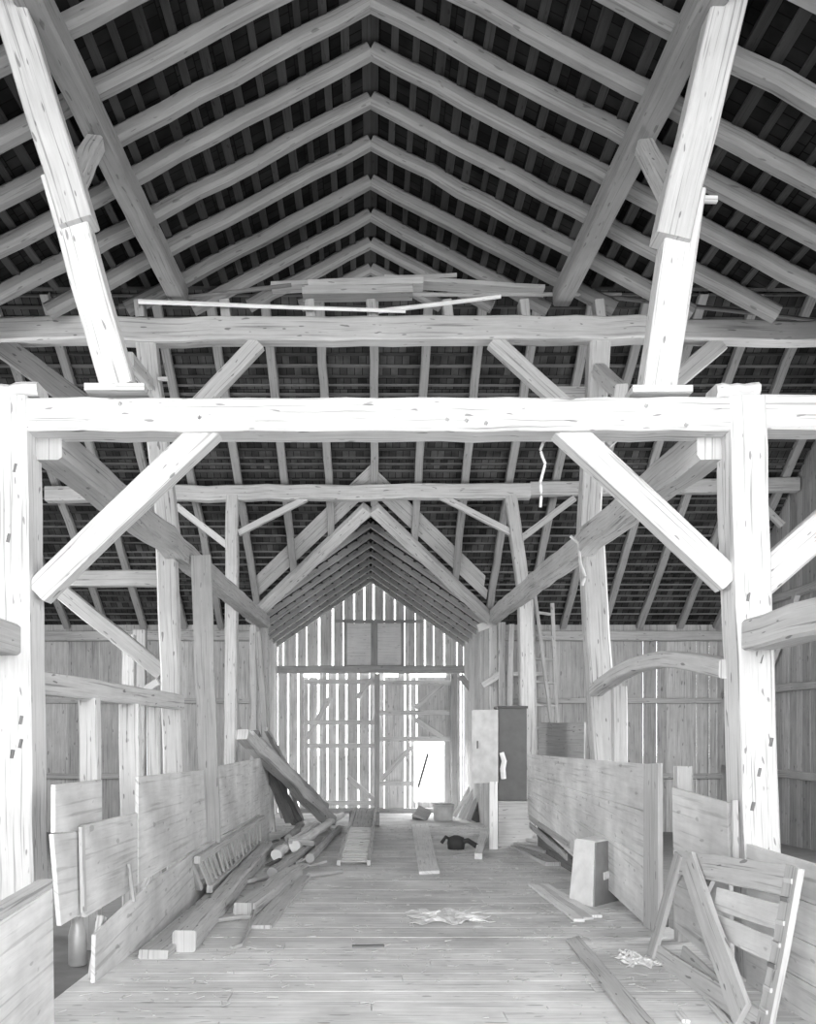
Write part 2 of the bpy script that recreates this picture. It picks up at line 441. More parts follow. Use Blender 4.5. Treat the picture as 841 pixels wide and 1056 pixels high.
# ------------------------------------------------------------------ rafters
rd = [6.05, 6.8, 7.62, 8.4, 9.05, 9.70, 10.45, 11.2, 12.0, 12.76, 13.5, 14.25]
for i, d in enumerate(reversed(rd)):
    for s, sn in ((1, 'right'), (-1, 'left')):
        xe = min(5.45, 15.42 - d) if d > 9 else 5.45
        a = Vector((s*.02, d, zA(0) - .02)); b = Vector((s*xe, d + random.gauss(0, .02), zA(xe) - .02))
        timber('roof_rafter', f'hewn pole rafter {sn} of the near ridge, {ORD[i]} from the far end', 'rafter', a, b,
               .17, .17, 'pole', f'near roof rafters, {sn} slope', ch=.24, wob=.007, taper=1.12)
for k in range(-9, 10):
    x = .06 + .94*k
    d1 = DW - .05
    if abs(x) < 2.95: d1 = min(d1, vC(x) - .05)
    a = Vector((x, DB + .02, zBf(DB) - .02)); b = Vector((x + random.gauss(0, .03), d1, zBf(d1) - .02))
    lab = 'slim rafter on the far dark slope, ' + (f'{ORD[-k-1]} left of the middle one' if k < 0 else 'the middle one above the porch peak' if k == 0 else f'{ORD[k-1]} right of the middle one')
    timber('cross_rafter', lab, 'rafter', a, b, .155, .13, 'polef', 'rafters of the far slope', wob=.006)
cr = [18.75 + 1.03*i for i in range(9)]
for i, d in enumerate(cr):
    for s, sn in ((1, 'right'), (-1, 'left')):
        x0 = .01; x1 = 3.0
        if d < vC(2.95): x1 = (d - vC(0))*PF/PC
        timber('porch_rafter', f'rafter under the {sn} side of the small far porch roof, {ORD[i]} from the near end', 'rafter',
               Vector((s*x0, d, zC(0) - .03)), Vector((s*x1, d, zC(x1) - .03)), .12, .15, 'pale', f'porch rafters, {sn} side', wob=.004)
for s, sn in ((1, 'right'), (-1, 'left')):
    a = Vector((s*.06, vC(0) - .05, zC(0) - .12)); b = Vector((s*2.92, vC(2.92) - .05, zC(2.92) - .12))
    timber('valley_rafter', f'pale valley rafter framing the {sn} edge of the porch opening', 'rafter', a, b, .26, .20, 'pale', up=Vector((0, -PF, -1)))
    mb = MB()
    n = Vector((0, PF, 1)).normalized()
    for j in range(2):
        o0, o1 = .27 + .25*j, .515 + .25*j
        q = lambda x, o: Vector((s*x, vC(x) - o, zBf(vC(x) - o) - .02))
        e = lambda x, o: Vector((s*(x), vC(x) - o, zBf(vC(x) - o) - .015 + .004*j))
        mb.slab([e(.0 if j == 0 else .0, o0), e(2.75 - .1*j, o0), e(2.75 - .1*j, o1), e(.0, o1)], .02, n, 0)
    tag(mb.build('valley_boards', M['mid']), f'wide grey valley boards above the {sn} edge of the porch opening', 'boards')
for s, sn in ((1, 'right'), (-1, 'left')):
    x = 2.97 if s == 1 else -2.97
    timber('roof_purlin', f'long roof purlin carrying the {sn} rafters of the near roof', 'purlin', Vector((s*2.80, 5.0, 7.98)), Vector((s*2.62, D2+.05, 7.98)), .24, .26, 'pole')

# ------------------------------------------------------------------ bent 1 (near frame)
def nearpost(lab, pt, pb):
    b = Vector(((pb - XV)*D1/F, D1, fz(D1))); a = P(pt, 452, D1); a.z = 4.70
    t = thing('barn_post', lab, 'post', b)
    MB().beam(b, a, .29, .33, up=Y, ch=.06, wob=.005).build('post_shaft', M['white'], t)
    for k in range(5):
        f = random.uniform(.15, .9); p = b + (a - b)*f + Vector((random.uniform(-.09, .09), -.16, 0))
        MB().beam(p, p + Vector((.015, 0, .07)), .025, .02, up=Y).build('mortise_mark', M['dark'], t)
    return t
nearpost('massive whitewashed near post at the left edge of the frame', 17, 24)
nearpost('massive whitewashed near post on the right, behind the leaning gate', 762, 782)
bt = thing('tie_beam', 'heavy whitewashed tie beam spanning the near frame, brightest timber', 'beam', P(30, 434, D1))
MB().beam(P(28, 434, D1), P(752, 433, D1), .30, .27, ch=.08, wob=.005, seg=22).build('beam_body', M['white'], bt)
for px, py in ((205, 432), (123, 418), (460, 434), (480, 435), (500, 438), (665, 420), (706, 440)):
    p = P(px, py, D1 - .15); MB().beam(p, p + Vector((.012, -.012, .02)), .022, .022).build('peg', M['mid'], bt)
timber('aisle_tie', 'whitewashed aisle tie running right from the near right post', 'beam', P(779, 430, D1), P(1300, 428, D1), .29, .28, 'white')
timber('aisle_tie', 'whitewashed aisle tie running left from the near left post', 'beam', P(-540, 436, D1), P(27, 434, D1), .29, .27, 'white')
for lab, px in (('left', 20), ('right', 753)):
    timber('tenon_block', f'rough splintered block on top of the near {lab} post', 'block', P(px-20, 408, D1), P(px+24, 406, D1), .26, .11, 'white', ch=.3, wob=.006, seg=6)
timber('post_brace', 'bright diagonal brace from near left post up to the tie beam', 'brace', P(40, 612, D1), P(222, 438, D1), .20, .205, 'white', up=Z)
timber('post_brace', 'bright diagonal brace from near right post up to the tie beam', 'brace', P(750, 600, D1), P(576, 438, D1), .20, .205, 'white', up=Z)
timber('post_brace', 'bright brace rising right from the near right post into the aisle', 'brace', P(778, 604, D1), P(960, 448, D1-.02), .20, .26, 'white', up=Z)
timber('stall_tie', 'rough edged beam running from near right post toward the viewer', 'beam', Vector((3.10, D1-.1, 2.78)), Vector((3.10, 2.8, 2.78)), .26, .25, 'pale', wob=.007)
timber('stall_tie', 'beam running from near left post toward the viewer', 'beam', Vector((-2.93, D1-.1, 2.74)), Vector((-2.98, 2.8, 2.74)), .26, .25, 'mid', wob=.007)

def canted(side, lab, b, m, t, w):
    B, Mm, T = P(b[0], b[1], D1), P(m[0], m[1], D1), P(t[0], t[1], D1)
    th = thing('canted_post', lab, 'post', B)
    MB().beam(B, Mm, w, .22, up=Y, ch=.06, wob=.003).build('lower_piece', M['white'], th)
    d = (T - Mm).normalized()
    MB().beam(Mm - d*.45 + Vector((-side*.05, -.06, 0)), T, w*1.02, .22, up=Y, ch=.06, wob=.003).build('upper_piece', M['pale'], th)
    MB().box(B.x-.24, B.x+.24, D1-.17, D1+.13, B.z-.06, B.z-.005).build('foot_pad', M['white'], th)
canted(-1, 'leaning whitewashed queen post left, spliced in the middle, standing on tie beam', (124, 403), (63, 185), (1, -30), .265)
canted(1, 'leaning whitewashed queen post right, spliced in the middle, standing on tie beam', (676, 405), (706, 200), (757, -30), .275)
timber('purlin_brace', 'short brace from the left leaning queen post back to the purlin', 'brace', P(74, 195, D1+.12), Vector((-2.74, 8.55, 7.92)), .15, .17, 'pale')
timber('purlin_brace', 'short brace from the right leaning queen post back to the purlin', 'brace', P(694, 208, D1+.12), Vector((2.74, 8.6, 7.92)), .15, .17, 'pale')
timber('peg_stick', 'short pale stick poking out behind the right leaning queen post', 'stick', P(680, 204, D1+.18), P(739, 206, D1+.18), .04, .05, 'white')

# plates along the nave
timber('side_plate', 'long sloping side plate running back along the left nave posts', 'beam', P(46, 455, 7.04), P(272, 641, 20.7), .28, .30, 'mid', wob=.01)
timber('side_plate', 'long pale side plate running back along the right nave posts', 'beam', P(736, 454, 7.04), P(509, 636, 20.7), .28, .30, 'pale', wob=.01)

# ------------------------------------------------------------------ bent 2
post('nave_post', 'pale square post under the left side plate, in front of aisle tie', 'post', (172, 566), 184, D2, .26, .25, 'pale')
post('nave_post', 'pale square post under the right side plate behind the low partition', 'post', (609, 560), 630, D2, .31, .30, 'pale')
timber('upper_post', 'upper post left, between side plate and the middle tie beam', 'post', P(177, 575, D2+.05), P(149, 333, D2+.05), .27, .26, 'pale', up=Y)
timber('upper_post', 'upper post right, between side plate and the middle tie beam', 'post', P(606, 555, D2+.05), P(618, 333, D2+.05), .28, .26, 'pale', up=Y)
timber('purlin_beam', 'long pale purlin beam across the middle frame below the stored poles', 'beam', P(0, 343, D2-.02), P(686, 341, D2-.02), .26, .32, 'pale', wob=.008)
timber('purlin_beam', 'darker right length of the middle purlin beam, scarfed past the upper post', 'beam', P(687, 342, D2), P(1010, 350, D2), .24, .28, 'mid', wob=.008)
timber('purlin_beam', 'left length of the middle purlin beam beside the left leaning post', 'beam', P(-280, 346, D2), P(-1, 344, D2), .24, .28, 'mid', wob=.008)
timber('upper_brace', 'pale brace rising from upper left post to the middle purlin beam', 'brace', P(178, 446, D2-.02), P(266, 354, D2-.02), .15, .22, 'pale')
timber('upper_brace', 'pale brace rising from upper right post to the middle purlin beam', 'brace', P(600, 436, D2-.02), P(508, 352, D2-.02), .15, .22, 'pale')
timber('upper_brace', 'grey brace rising right from upper right post beside leaning queen post', 'brace', P(622, 456, D2), P(742, 354, D2), .14, .24, 'mid')
timber('upper_brace', 'dark brace falling right from purlin beam to the left side plate', 'brace', P(2, 357, D2), P(96, 425, D2), .14, .30, 'dark')
timber('knee_stub', 'short forward knee from upper right post toward the near tie beam', 'brace', P(617, 382, D2-.1), P(640, 404, D2-1.4), .15, .18, 'pale')
timber('knee_stub', 'short forward knee from upper left post toward the near tie beam', 'brace', P(153, 396, D2-.1), P(132, 370, D2-1.4), .13, .16, 'pale')
timber('short_rail', 'short horizontal rail left of the upper right post', 'rail', P(558, 407, D2+.15), P(606, 407, D2+.15), .12, .19, 'mid')
timber('peg_stick', 'small peg sticking out right of the upper left post', 'stick', P(163, 391, D2-.1), P(173, 391, D2-.1), .04, .045, 'white')
timber('aisle_tie', 'grey horizontal tie in the left aisle behind the near brace', 'beam', Vector((-WX+.3, D2, 4.10)), P(166, 597, D2), .2, .21, 'mid')
timber('aisle_brace', 'grey brace falling right below the left aisle tie', 'brace', P(66, 612, D2), P(168, 694, D2), .16, .22, 'mid')
timber('stall_rail', 'horizontal stall rail between the near left post and nave post', 'rail', Vector((-2.83, 7.1, 2.42)), P(184, 724, D2-.15), .16, .20, 'pale')
rc = P(752, 690, D1+.1); re = P(614, 712, D2-.2)
timber('curved_rail', 'pale naturally curved rail arching from near right post to nave post', 'rail', rc, re, .18, .16, 'pale', bow=.22, seg=12)

# stall studs on the left and right
for lab, pt, pb, d, w in (
    ('white stall stud under the rail, nearest to the near left post', (92, 720), 94, 8.35, .175),
    ('white stall stud under the rail, in the middle of the left stall', (134, 726), 138, 9.6, .22),
    ('thin stall stud close to the left nave post', (158, 729), 160, 10.6, .14)):
    b = Vector(((pb - XV)*d/F, d, fz(d)-.08)); a = P(pt[0], pt[1], d)
    timber('stall_stud', lab, 'stud', b, a, w, .16, 'white', 'left stall studs', up=Y)
for lab, px, yt, d, w in (('tall grey stud far back in the left aisle, left one', 133, 655, 16.5, .24), ('tall pale stud far back in the left aisle, right one', 144, 650, 18.5, .28),
                          ('short white stud at the left picture edge beyond near post', 5, 815, 9.0, .12)):
    b = Vector(((px - XV)*d/F, d, fz(d)-.08)); timber('aisle_stud', lab, 'stud', b, P(px, yt, d), w, .18, 'pale', up=Y)
b = Vector((2.82, 9.9, fz(9.9))); 
timber('stall_stud', 'pale stud standing under the curved rail behind the partition', 'stud', Vector(((639-XV)*10.9/F, 10.9, fz(10.9))), P(638, 708, 10.9), .17, .17, 'pale', up=Y)
timber('leaning_board', 'tall grey board standing against the left stall panels', 'board', Vector(((219-XV)*11.9/F, 11.9, fz(11.9))), P(207, 573, 11.9), .27, .07, 'mid', up=Y, ch=.05)
timber('peg_stick', 'small white stub wedged beneath the left stall rail', 'stick', P(150, 711, 10.3), P(163, 703, 10.3), .07, .08, 'white')

# ------------------------------------------------------------------ bent 3
timber('purlin_beam', 'pale far purlin beam crossing in front of the porch peak', 'beam', P(48, 510, D3), P(546, 507, D3), .24, .30, 'pale', wob=.01)
timber('purlin_beam', 'grey right length of the far purlin beam beyond the right post', 'beam', P(546, 505, D3+.02), P(822, 500, D3+.02), .22, .28, 'mid', wob=.008)
post('far_post', 'slim far post left of the porch opening', 'post', (240, 512), 237, D3, .25, .24, 'pale')
timber('far_post', 'slim far post right of the porch opening, leaning at its top', 'post', Vector(((545-XV)*D3/F, D3, fz(D3))), P(541, 618, D3), .29, .26, 'pale', up=Y)
timber('far_post', 'leaning upper far post on the right plate below far purlin', 'post', P(541, 622, D3), P(526, 512, D3), .25, .24, 'mid', up=Y)
for lab, a, b, mt in (('thin pale brace right of far left post under far purlin', (246, 550), (316, 514), 'pale'), ('thin pale brace left of far right post under far purlin', (530, 551), (452, 511), 'pale'),
                  ('thin white brace left of far left post', (236, 564), (182, 522), 'white'), ('thin grey brace right of far right post', (535, 557), (592, 514), 'mid'),
                  ('grey brace far right below the purlin by the gable wall', (806, 542), (780, 516), 'mid')):
    timber('far_brace', lab, 'brace', P(*a, D3), P(*b, D3), .11, .13, mt)
for lab, px, py, pb, d, w, mt in (
    ('slim pale post at the left jamb of the porch opening', 261, 645, 262, 20.5, .17, 'white'), ('second slim post at the left jamb of the porch opening', 272, 648, 275, 20.9, .2, 'pale'),
    ('leaning grey stake beside the left porch jamb', 266, 652, 281, 20.2, .14, 'mid'),
    ('slim pale post at the right jamb of the porch opening', 508, 640, 508, 20.9, .2, 'white'), ('second slim post at the right jamb of the porch opening', 517, 642, 518, 20.6, .17, 'pale'),
    ('thin tilted stake right of the right porch jamb', 527, 644, 522, 20.3, .13, 'mid')):
    post('jamb_post', lab, 'post', (px, py), pb, d, w, .16, mt, 'slim posts at the porch opening')
timber('plate_stub', 'short pale stub end poking left from the right porch jamb', 'beam', P(492, 648, 20.9), P(512, 641, 20.9), .18, .2, 'pale')
timber('jamb_brace', 'pale brace stub low on the right porch jamb', 'brace', P(497, 707, 20.6), P(518, 694, 20.6), .12, .16, 'pale')
timber('jamb_brace', 'grey brace inside the porch right of the far doors', 'brace', P(500, 729, 25.8), P(474, 697, 25.8), .12, .18, 'mid')
timber('knee_brace', 'grey corbel brace under the left end of the porch eaves', 'brace', P(264, 712, 21.4), P(270, 668, 21.4), .18, .3, 'mid')
timber('mid_beam', 'pale horizontal rail between right jamb posts and the upright ladder', 'rail', P(524, 695, 20.7), P(565, 695, 20.7), .1, .1, 'pale')

# ------------------------------------------------------------------ poles stored on the middle beam
for lab, a, b, d, r, mt in (
    ('long pale pole lying across the middle purlin beam', (143, 311), (418, 321), D2-.2, .03, 'fresh'),
    ('pale pole resting right of the middle of the purlin beam', (390, 321), (516, 306), D2-.1, .033, 'fresh'),
    ('grey pole lying above the purlin beam toward the right', (350, 304), (640, 303), D2+.25, .03, 'mid'),
    ('dark pole reaching right to the picture edge above purlin beam', (600, 303), (838, 330), D2+.3, .035, 'dark'),
    ('thin pole on the left above the purlin beam', (122, 316), (300, 294), D2+.35, .035, 'dark')):
    mb = MB(); mb.log(P(*a, d), P(*b, d), r, r*.8, 8, .006); tag(mb.build('pole', M[mt]), lab, 'pole', 'poles on the middle beam')
for lab, a, b, d, w, mt in (
    ('short pale board lying highest on the middle beam', (318, 296), (436, 293), D2+.4, .10, 'pale'), ('wide grey board lying in the middle of the beam', (312, 303), (425, 301), D2+.15, .12, 'mid'),
    ('long thin board lying below the highest board', (280, 297), (470, 288), D2+.6, .06, 'mid'), ('thin board slanting right over the middle beam', (396, 290), (560, 300), D2+.5, .06, 'mid')):
    timber('stored_board', lab, 'board', P(*a, d), P(*b, d), .24, w, mt, 'boards stored on the middle beam', ch=.05)
for lab, px in (('left end', 146), ('second from the left', 234), ('third from the left', 321), ('fourth from the left', 384), ('fifth from the left', 462), ('sixth from the left', 541), ('right end', 618)):
    timber('bearing_block', f'small wooden block on the middle purlin beam, {lab}', 'block', P(px, 330, D2), P(px-2, 312, D2), .13, .2, 'mid', 'bearing blocks on the middle beam', up=Y)

# ropes
def rope(lab, pts, r=.018, name='rope'):
    pts = [P(*p) for p in pts]; out = []
    for i in range(len(pts)-1):
        for k in range(4): out.append(pts[i].lerp(pts[i+1], k/4))
    out.append(pts[-1]); return tag(MB().tube(out, r, 8).build(name, M['rope']), lab, 'rope')
rope('frayed rope hanging from the near tie beam right of centre', [(567, 450, 7.22), (560, 456, 7.24), (557, 464, 7.2), (559, 471, 7.22), (562, 478, 7.2), (560, 486, 7.2), (557, 497, 7.2), (558, 510, 7.2), (557, 523, 7.2)], .012)
rope('rope looped over the right side plate above nave post', [(588, 553, 11.3), (596, 560, 11.25), (598, 580, 11.3), (603, 594, 11.3), (600, 604, 11.3)], .02)

# ------------------------------------------------------------------ stall panels on the left
XL = -2.25
def panel(name, lab, cat, quads, x, mat='panel', th=.035, side=1, group=None, g=0):
    mb = MB()
    for c in quads:
        mb.slab([PX(px, py, x) for px, py in c], th, Vector((side, 0, 0)), g)
    return tag(mb.build(name, M[mat], bevel=.006), lab, cat, group)
panel('stall_partition', 'upper grey board panel right beside the near left post', 'panel', [[(52, 809), (101, 804), (101, 858), (52, 859)]], XL-.05)
panel('stall_partition', 'narrow lower board panel below it beside near left post', 'panel', [[(50, 860), (81.5, 857), (83, 940), (58, 955)]], XL-.02)
panel('stall_partition', 'wide board panel with slanting bottom edge over the dark gap', 'panel', [[(82, 851), (138, 838), (138, 914), (84, 946)]], XL)
panel('stall_partition', 'tall board panel between the slanting panel and the leaning board', 'panel', [[(139, 801), (207, 794), (211, 868), (164, 897), (139, 912)]], XL)
panel('stall_partition', 'far board panel beyond the tall leaning board', 'panel', [[(223, 790), (276, 780), (276, 868), (225, 902)]], XL)
panel('kick_board', 'low triangular kick board on the floor under the left panels', 'board', [[(93, 1014), (94, 964), (150, 912), (205, 874), (250, 850), (250, 893)]], XL+.06, g=1)
q0, q1 = PX(84, 852, XL+.045), PX(86, 943, XL+.045)
timber('batten', 'thin upright batten on the edge of the slanting panel', 'batten', q1 + Vector((0, 0, .02)), q0, .06, .03, 'pale', up=X)
b0 = FL(97, 1009)
timber('short_stake', 'short pale stake at the near end of the kick board', 'stake', Vector((XL-.0, b0.y-.02, fz(b0.y))), PX(105, 945, XL+.02), .12, .05, 'pale', up=X)
timber('board_partition', 'large rough board panel at the lower left corner', 'panel', Vector((-2.12, 4.2, .36)), Vector((-2.16, 5.75, .42)), .05, 1.06, 'panel', ch=.02, wob=.003)
timber('board_cap', 'pale rail along the top of the lower left board panel', 'rail', Vector((-2.16, 4.2, .92)), Vector((-2.20, 5.78, .97)), .10, .07, 'pale')
t = thing('milk_can', 'pale metal can standing in the gap under the slanting panel', 'can', P(80, 970, 7.7))
c = P(80, 970, 7.7)
def lathe(prof, cen, name, mat, parent, seg=20):
    mb = MB(); mb.o = cen
    n = len(prof); base = 0
    for r, z in prof:
        for i in range(seg):
            a = 2*math.pi*i/seg; mb.v.append(cen + Vector((r*math.cos(a), r*math.sin(a), z)))
    for k in range(n-1):
        for i in range(seg):
            j = (i+1) % seg; mb.face((k*seg+i, k*seg+j, (k+1)*seg+j, (k+1)*seg+i), ((i, k), (j, k), (j, k+1), (i, k+1)))
    mb.face(tuple(reversed(range(seg))), tuple((i, 0) for i in range(seg)))
    mb.face(tuple(range((n-1)*seg, n*seg)), tuple((i, 0) for i in range(seg)))
    o = mb.build(name, mat, parent)
    for p in o.data.polygons: p.use_smooth = len(p.vertices) == 4
    return o
zb = fz(7.7) - .08 - c.z
lathe([(.075, zb), (.08, zb+.01), (.08, .05), (.07, .1), (.055, .15), (.055, .2), (.065, .22)], c, 'can_body', M['tin'], t)
lathe([(.08, .22), (.085, .24), (.05, .26), (.02, .275)], c, 'can_lid', M['tin'], t)
timber('stick', 'thin stick leaning on the left kick board', 'stick', FL(119, 984, .02), PX(152, 906, XL+.09), .05, .04, 'pale')
timber('stick', 'short upright stick in front of the left panel', 'stick', PX(138, 930, XL+.11), PX(133, 891, XL+.06), .03, .03, 'mid', up=X)

# ------------------------------------------------------------------ slatted rack lying along the left panels
ra, rb, rc_, rd_ = P(203, 887, 10.3), P(271, 843, 16.8), P(216, 917, 10.5), P(271, 868, 16.8)
t = thing('slatted_rack', 'slatted hay rack lying on its side along the left panels', 'rack', rc_)
for nm, a, b in (('rail', ra, rb), ('rail', rc_, rd_)): MB().beam(a, b, .08, .09, wob=.003).build(nm, M['pale'], t)
MB().beam(ra + Vector((-.14, 0, .02)), rb + Vector((-.1, 0, .02)), .08, .08).build('rail', M['pale'], t)
MB().beam(rc_ + Vector((-.16, .1, .02)), rd_ + Vector((-.1, 0, 0)), .08, .08).build('rail', M['pale'], t)
for k in range(15):
    f = (k + .3)/15
    f = f*(.62 + .38*f)
    MB().beam(rc_.lerp(rd_, f), ra.lerp(rb, f), .08, .022, up=X, ch=.1).build('slat', M['pale'], t)
for k in range(2):
    MB().beam((rc_ if k == 0 else rd_) + Vector((-.14, .02, 0)), (ra if k == 0 else rb) + Vector((-.12, .02, 0)), .12, .05).build('end_board', M['mid'], t)

# ------------------------------------------------------------------ timbers on the floor, left
def flb(name, lab, p, q, w, h, mat, up=0.0, rd=0, cat='timber', group='loose timbers on the left of the floor'):
    a, b = FL(*p, h/2+up), FL(*q, h/2+up)
    if rd: mb = MB().log(a, b, w/2, w*.42, 12, .012)
    else: mb = MB().beam(a, b, w, h, ch=.12, wob=.006)
    return tag(mb.build(name, M[mat]), lab, cat, group)
flb('loose_beam', 'thick squared beam lying along the left edge of the floor', (190, 982), (275, 880), .22, .20, 'pale')
flb('loose_plank', 'shorter plank beside the kick board, left of the squared beam', (158, 989), (226, 926), .26, .08, 'pale')
flb('loose_beam', 'squared beam end in front of the pile of poles', (252, 944), (303, 904), .26, .14, 'pale')
flb('loose_plank', 'flat plank lying beside the squared beam below the pole pile', (268, 958), (312, 906), .24, .04, 'pale')
flb('pole_log', 'round pole with blunt end on the pole pile, left one', (284, 890), (327, 857), .19, .19, 'fresh', .05, 1)
flb('pole_log', 'longest round pole on the pile, reaching toward the far doors', (304, 884), (352, 848), .20, .20, 'fresh', .10, 1)
flb('pole_log', 'round pole at the right side of the pile', (320, 890), (350, 857), .16, .16, 'mid', 0, 1)
flb('pole_log', 'short stub pole behind the left pole of the pile', (297, 872), (311, 856), .18, .18, 'mid', .05, 1)
flb('pole_log', 'dark rotten pole under the pile', (280, 908), (320, 876), .18, .18, 'mid', 0, 1)
flb('bent_branch', 'bent branch lying at the near end of the pole pile', (318, 906), (352, 901), .08, .08, 'mid', 0, 1, 'branch', None)
tag(MB().tube([FL(222, 952, .03), FL(250, 950, .05), FL(258, 951, .05), FL(262, 944, .05), FL(256, 962, .03), FL(248, 977, .02), FL(238, 980, .02)], .03, 8, .018).build('crooked_stick', M['mid']), 'crooked stick on the floor before the timbers', 'stick')
tag(MB().tube([FL(238, 915, .03), FL(262, 912, .06), FL(285, 905, .04), FL(300, 912, .03)], .05, 8, .02, .06).build('crooked_stick', M['mid']), 'knotty stick tangled between beam and pole pile', 'stick')
for lab, a, b, w, h, mt in (
    ('thick leaning timber slanting down to the far floor from the left wall', (254, 760, 16.5), (340, 846, 21.0), .30, .26, 'pale'),
    ('second leaning timber above the thick one', (262, 762, 17.6), (334, 832, 22.0), .24, .18, 'mid'),
    ('dark leaning timber behind the thick one', (268, 768, 18), (306, 848, 20.6), .24, .2, 'dark'),
    ('steep dark leaning timber near the far left panel', (262, 756, 17.5), (298, 846, 20.0), .2, .16, 'dark'),
    ('thin pale pole leaning above the leaning timbers', (274, 752, 19), (301, 800, 22.0), .10, .1, 'mid'),
    ('short timber poking left from the leaning pile', (249, 757, 16), (282, 790, 18.5), .24, .2, 'pale')):
    timber('leaning_timber', lab, 'timber', P(*a), P(*b), w, h, mt, 'timbers leaning at the far left', wob=.015)

for k in range(16):
    px, py = random.uniform(262, 318), random.uniform(856, 900)
    a = FL(px, py, .03); an = random.uniform(-.6, .9); l = random.uniform(.15, .45)
    timber('wood_scrap', 'short broken wood scrap lying among the loose poles on the left', 'scrap', a, a + Vector((math.sin(an)*l, math.cos(an)*l, .04)), random.uniform(.04, .12), .03,
           random.choice(['pale', 'dark', 'mid', 'dark']), 'wood scraps among the loose poles')
for k, (p, q) in enumerate((((282, 845), (268, 776)), ((291, 843), (277, 790)), ((312, 846), (300, 815)))):
    timber('leaning_timber', ('curved thin slat', 'short pale slat', 'stubby broken slat')[k] + ' leaning in the far left timber heap', 'timber', P(*p, 21.6), P(*q, 20.2), .08, .05, ('pale', 'white', 'mid')[k], 'timbers leaning at the far left', up=Y)
timber('cross_timber', 'short timber lying across the pole pile', 'timber', FL(296, 884, .30), FL(322, 882, .22), .10, .10, 'mid')

# ------------------------------------------------------------------ ladders
def ladder(lab, a0, a1, b0, b1, n, r=.03, mat='white', rr=.02, f0=0.0, f1=1.0, group=None):
    t = thing('ladder', lab, 'ladder', a0, group)
    for p, q in ((a0, b0), (a1, b1)): MB().beam(p, q, .06, .09, wob=.003).build('rail', M[mat], t)
    for k in range(n):
        f = f0 + (f1-f0)*(k + .5)/n
        MB().tube([a0.lerp(b0, f), a1.lerp(b1, f)], rr, 8).build('rung', M[mat], t)
    return t
la, lb_ = FL(349, 893, .05), FL(380, 893, .05)
fa, fb = P(366, 834, 22.0), P(387, 834, 22.0)
ladder('long ladder lying on the floor toward the far doors', la, lb_, fa, fb, 18, f1=.55)
MB_ = MB().beam(Vector((fa.x-.15, 21.8, fz(21.8)+.20)), Vector((fb.x+.1, 21.8, fz(21.8)+.20)), .3, .38)
tag(MB_.build('support_block', M['mid']), 'timber block propping the far end of the floor ladder', 'block')
g0, g1 = la.lerp(fa, .52), lb_.lerp(fb, .52)
MB_ = MB().slab([g0 + Vector((.05, 0, -.04)), g1 + Vector((-.05, 0, -.04)), fb + Vector((-.05, 0, -.04)), fa + Vector((.05, 0, -.04))], .03, Z, 1)
tag(MB_.build('ramp_board', M['pale']), 'grey board lying under the far half of the floor ladder', 'board')
ladder('slim ladder standing upright in the right aisle behind far post', P(553, 858, 20.2), P(579, 858, 20.2), P(549, 619, 20.2), P(569, 622, 20.2), 10, mat='pale', rr=.035)
timber('leaning_pole', 'thin pole leaning beside the upright ladder', 'pole', P(583, 860, 20.0), P(551, 613, 20.0), .08, .08, 'mid')

# floor plank
tag(MB().slab([FL(432, 902), FL(453, 901), FL(441, 851), FL(424, 852)], .05, Z, 1).build('floor_plank', M['fresh'], bevel=.006), 'single pale plank lying on the middle of the floor', 'plank')
timber('stick', 'dark stick leaning in the bright far door opening', 'stick', P(431, 812, DE-.2), P(441, 777, DE-.1), .06, .06, 'dark')
tag(MB().slab([FL(583, 971), FL(597, 968), FL(678, 1062), FL(655, 1064)], .03, Z, 1).build('floor_plank', M['pale'], bevel=.006), 'long plank lying on the near right floor', 'plank')
timber('crack_strip', 'short dark strip on the floor in the middle foreground', 'strip', FL(363, 977.5, .012), FL(396, 976.5, .012), .05, .02, 'dark')  # thin dark strip laid on the planks as a crack line

# ------------------------------------------------------------------ right partition
t = thing('low_partition', 'long low board partition along the right side of the nave', 'partition', Vector((2.95, 9.0, fz(9.0))))
XR = 2.95
mb = MB(); 
rows = [((546, 778), (546, 800), (668, 836), (668, 788)), ((546, 801), (546, 818), (668, 884), (668, 837)), ((546, 819), (546, 840), (668, 953), (668, 885))]
for c in rows: mb.slab([PX(px, py, XR) for px, py in c], .035, -X, 1)
mb.build('boarding', M['panel'], t)
MB().slab([PX(668, 788, XR-.02), PX(683, 787, XR-.02), PX(683.5, 964, XR-.02), PX(668, 955, XR-.02)], .05, -X, 1).build('end_board', M['pale'], t)
MB().slab([(XR+.16, 9.0, fz(9)), (XR+.16, 15.9, fz(15.9)), (XR+.16, 15.9, fz(15.9)+.8), (XR+.16, 9.0, fz(9)+.35)], .03, X, 0).build('light_stop_board', M['dark'], t)  # dark board added behind the gap to stop light leaking under the boarding
for px in (585, 640): MB().beam(PX(px, 786, XR+.07), PX(px, 880 if px < 600 else 905, XR+.07), .08, .1, up=X).build('batten', M['mid'], t)
for k, (a, b) in enumerate((((546, 843), (588, 872)), ((546, 851), (584, 884)))):
    timber('skirt_slat', 'loose slat along the foot of the low partition, ' + ('upper' if k == 0 else 'lower') + ' one', 'slat', PX(a[0], a[1], XR-.03), PX(b[0], b[1], XR-.03), .03, .10, 'mid')
panel('stall_partition', 'pale board panel fixed to the near right post behind the gate', 'panel', [[(696, 812), (754, 828), (758, 1012), (699, 956)]], 2.96, 'panel', side=-1)
timber('stub_post', 'short pale stub post behind the right board panel', 'post', Vector((3.06, 8.35, fz(8.35))), P(704, 790, 8.35), .15, .14, 'pale', up=Y)
timber('panel_cleat', 'dark upright cleat at the near edge of the right board panel', 'cleat', PX(758, 905, 2.94), PX(756.5, 825, 2.94), .05, .05, 'mid', up=X)
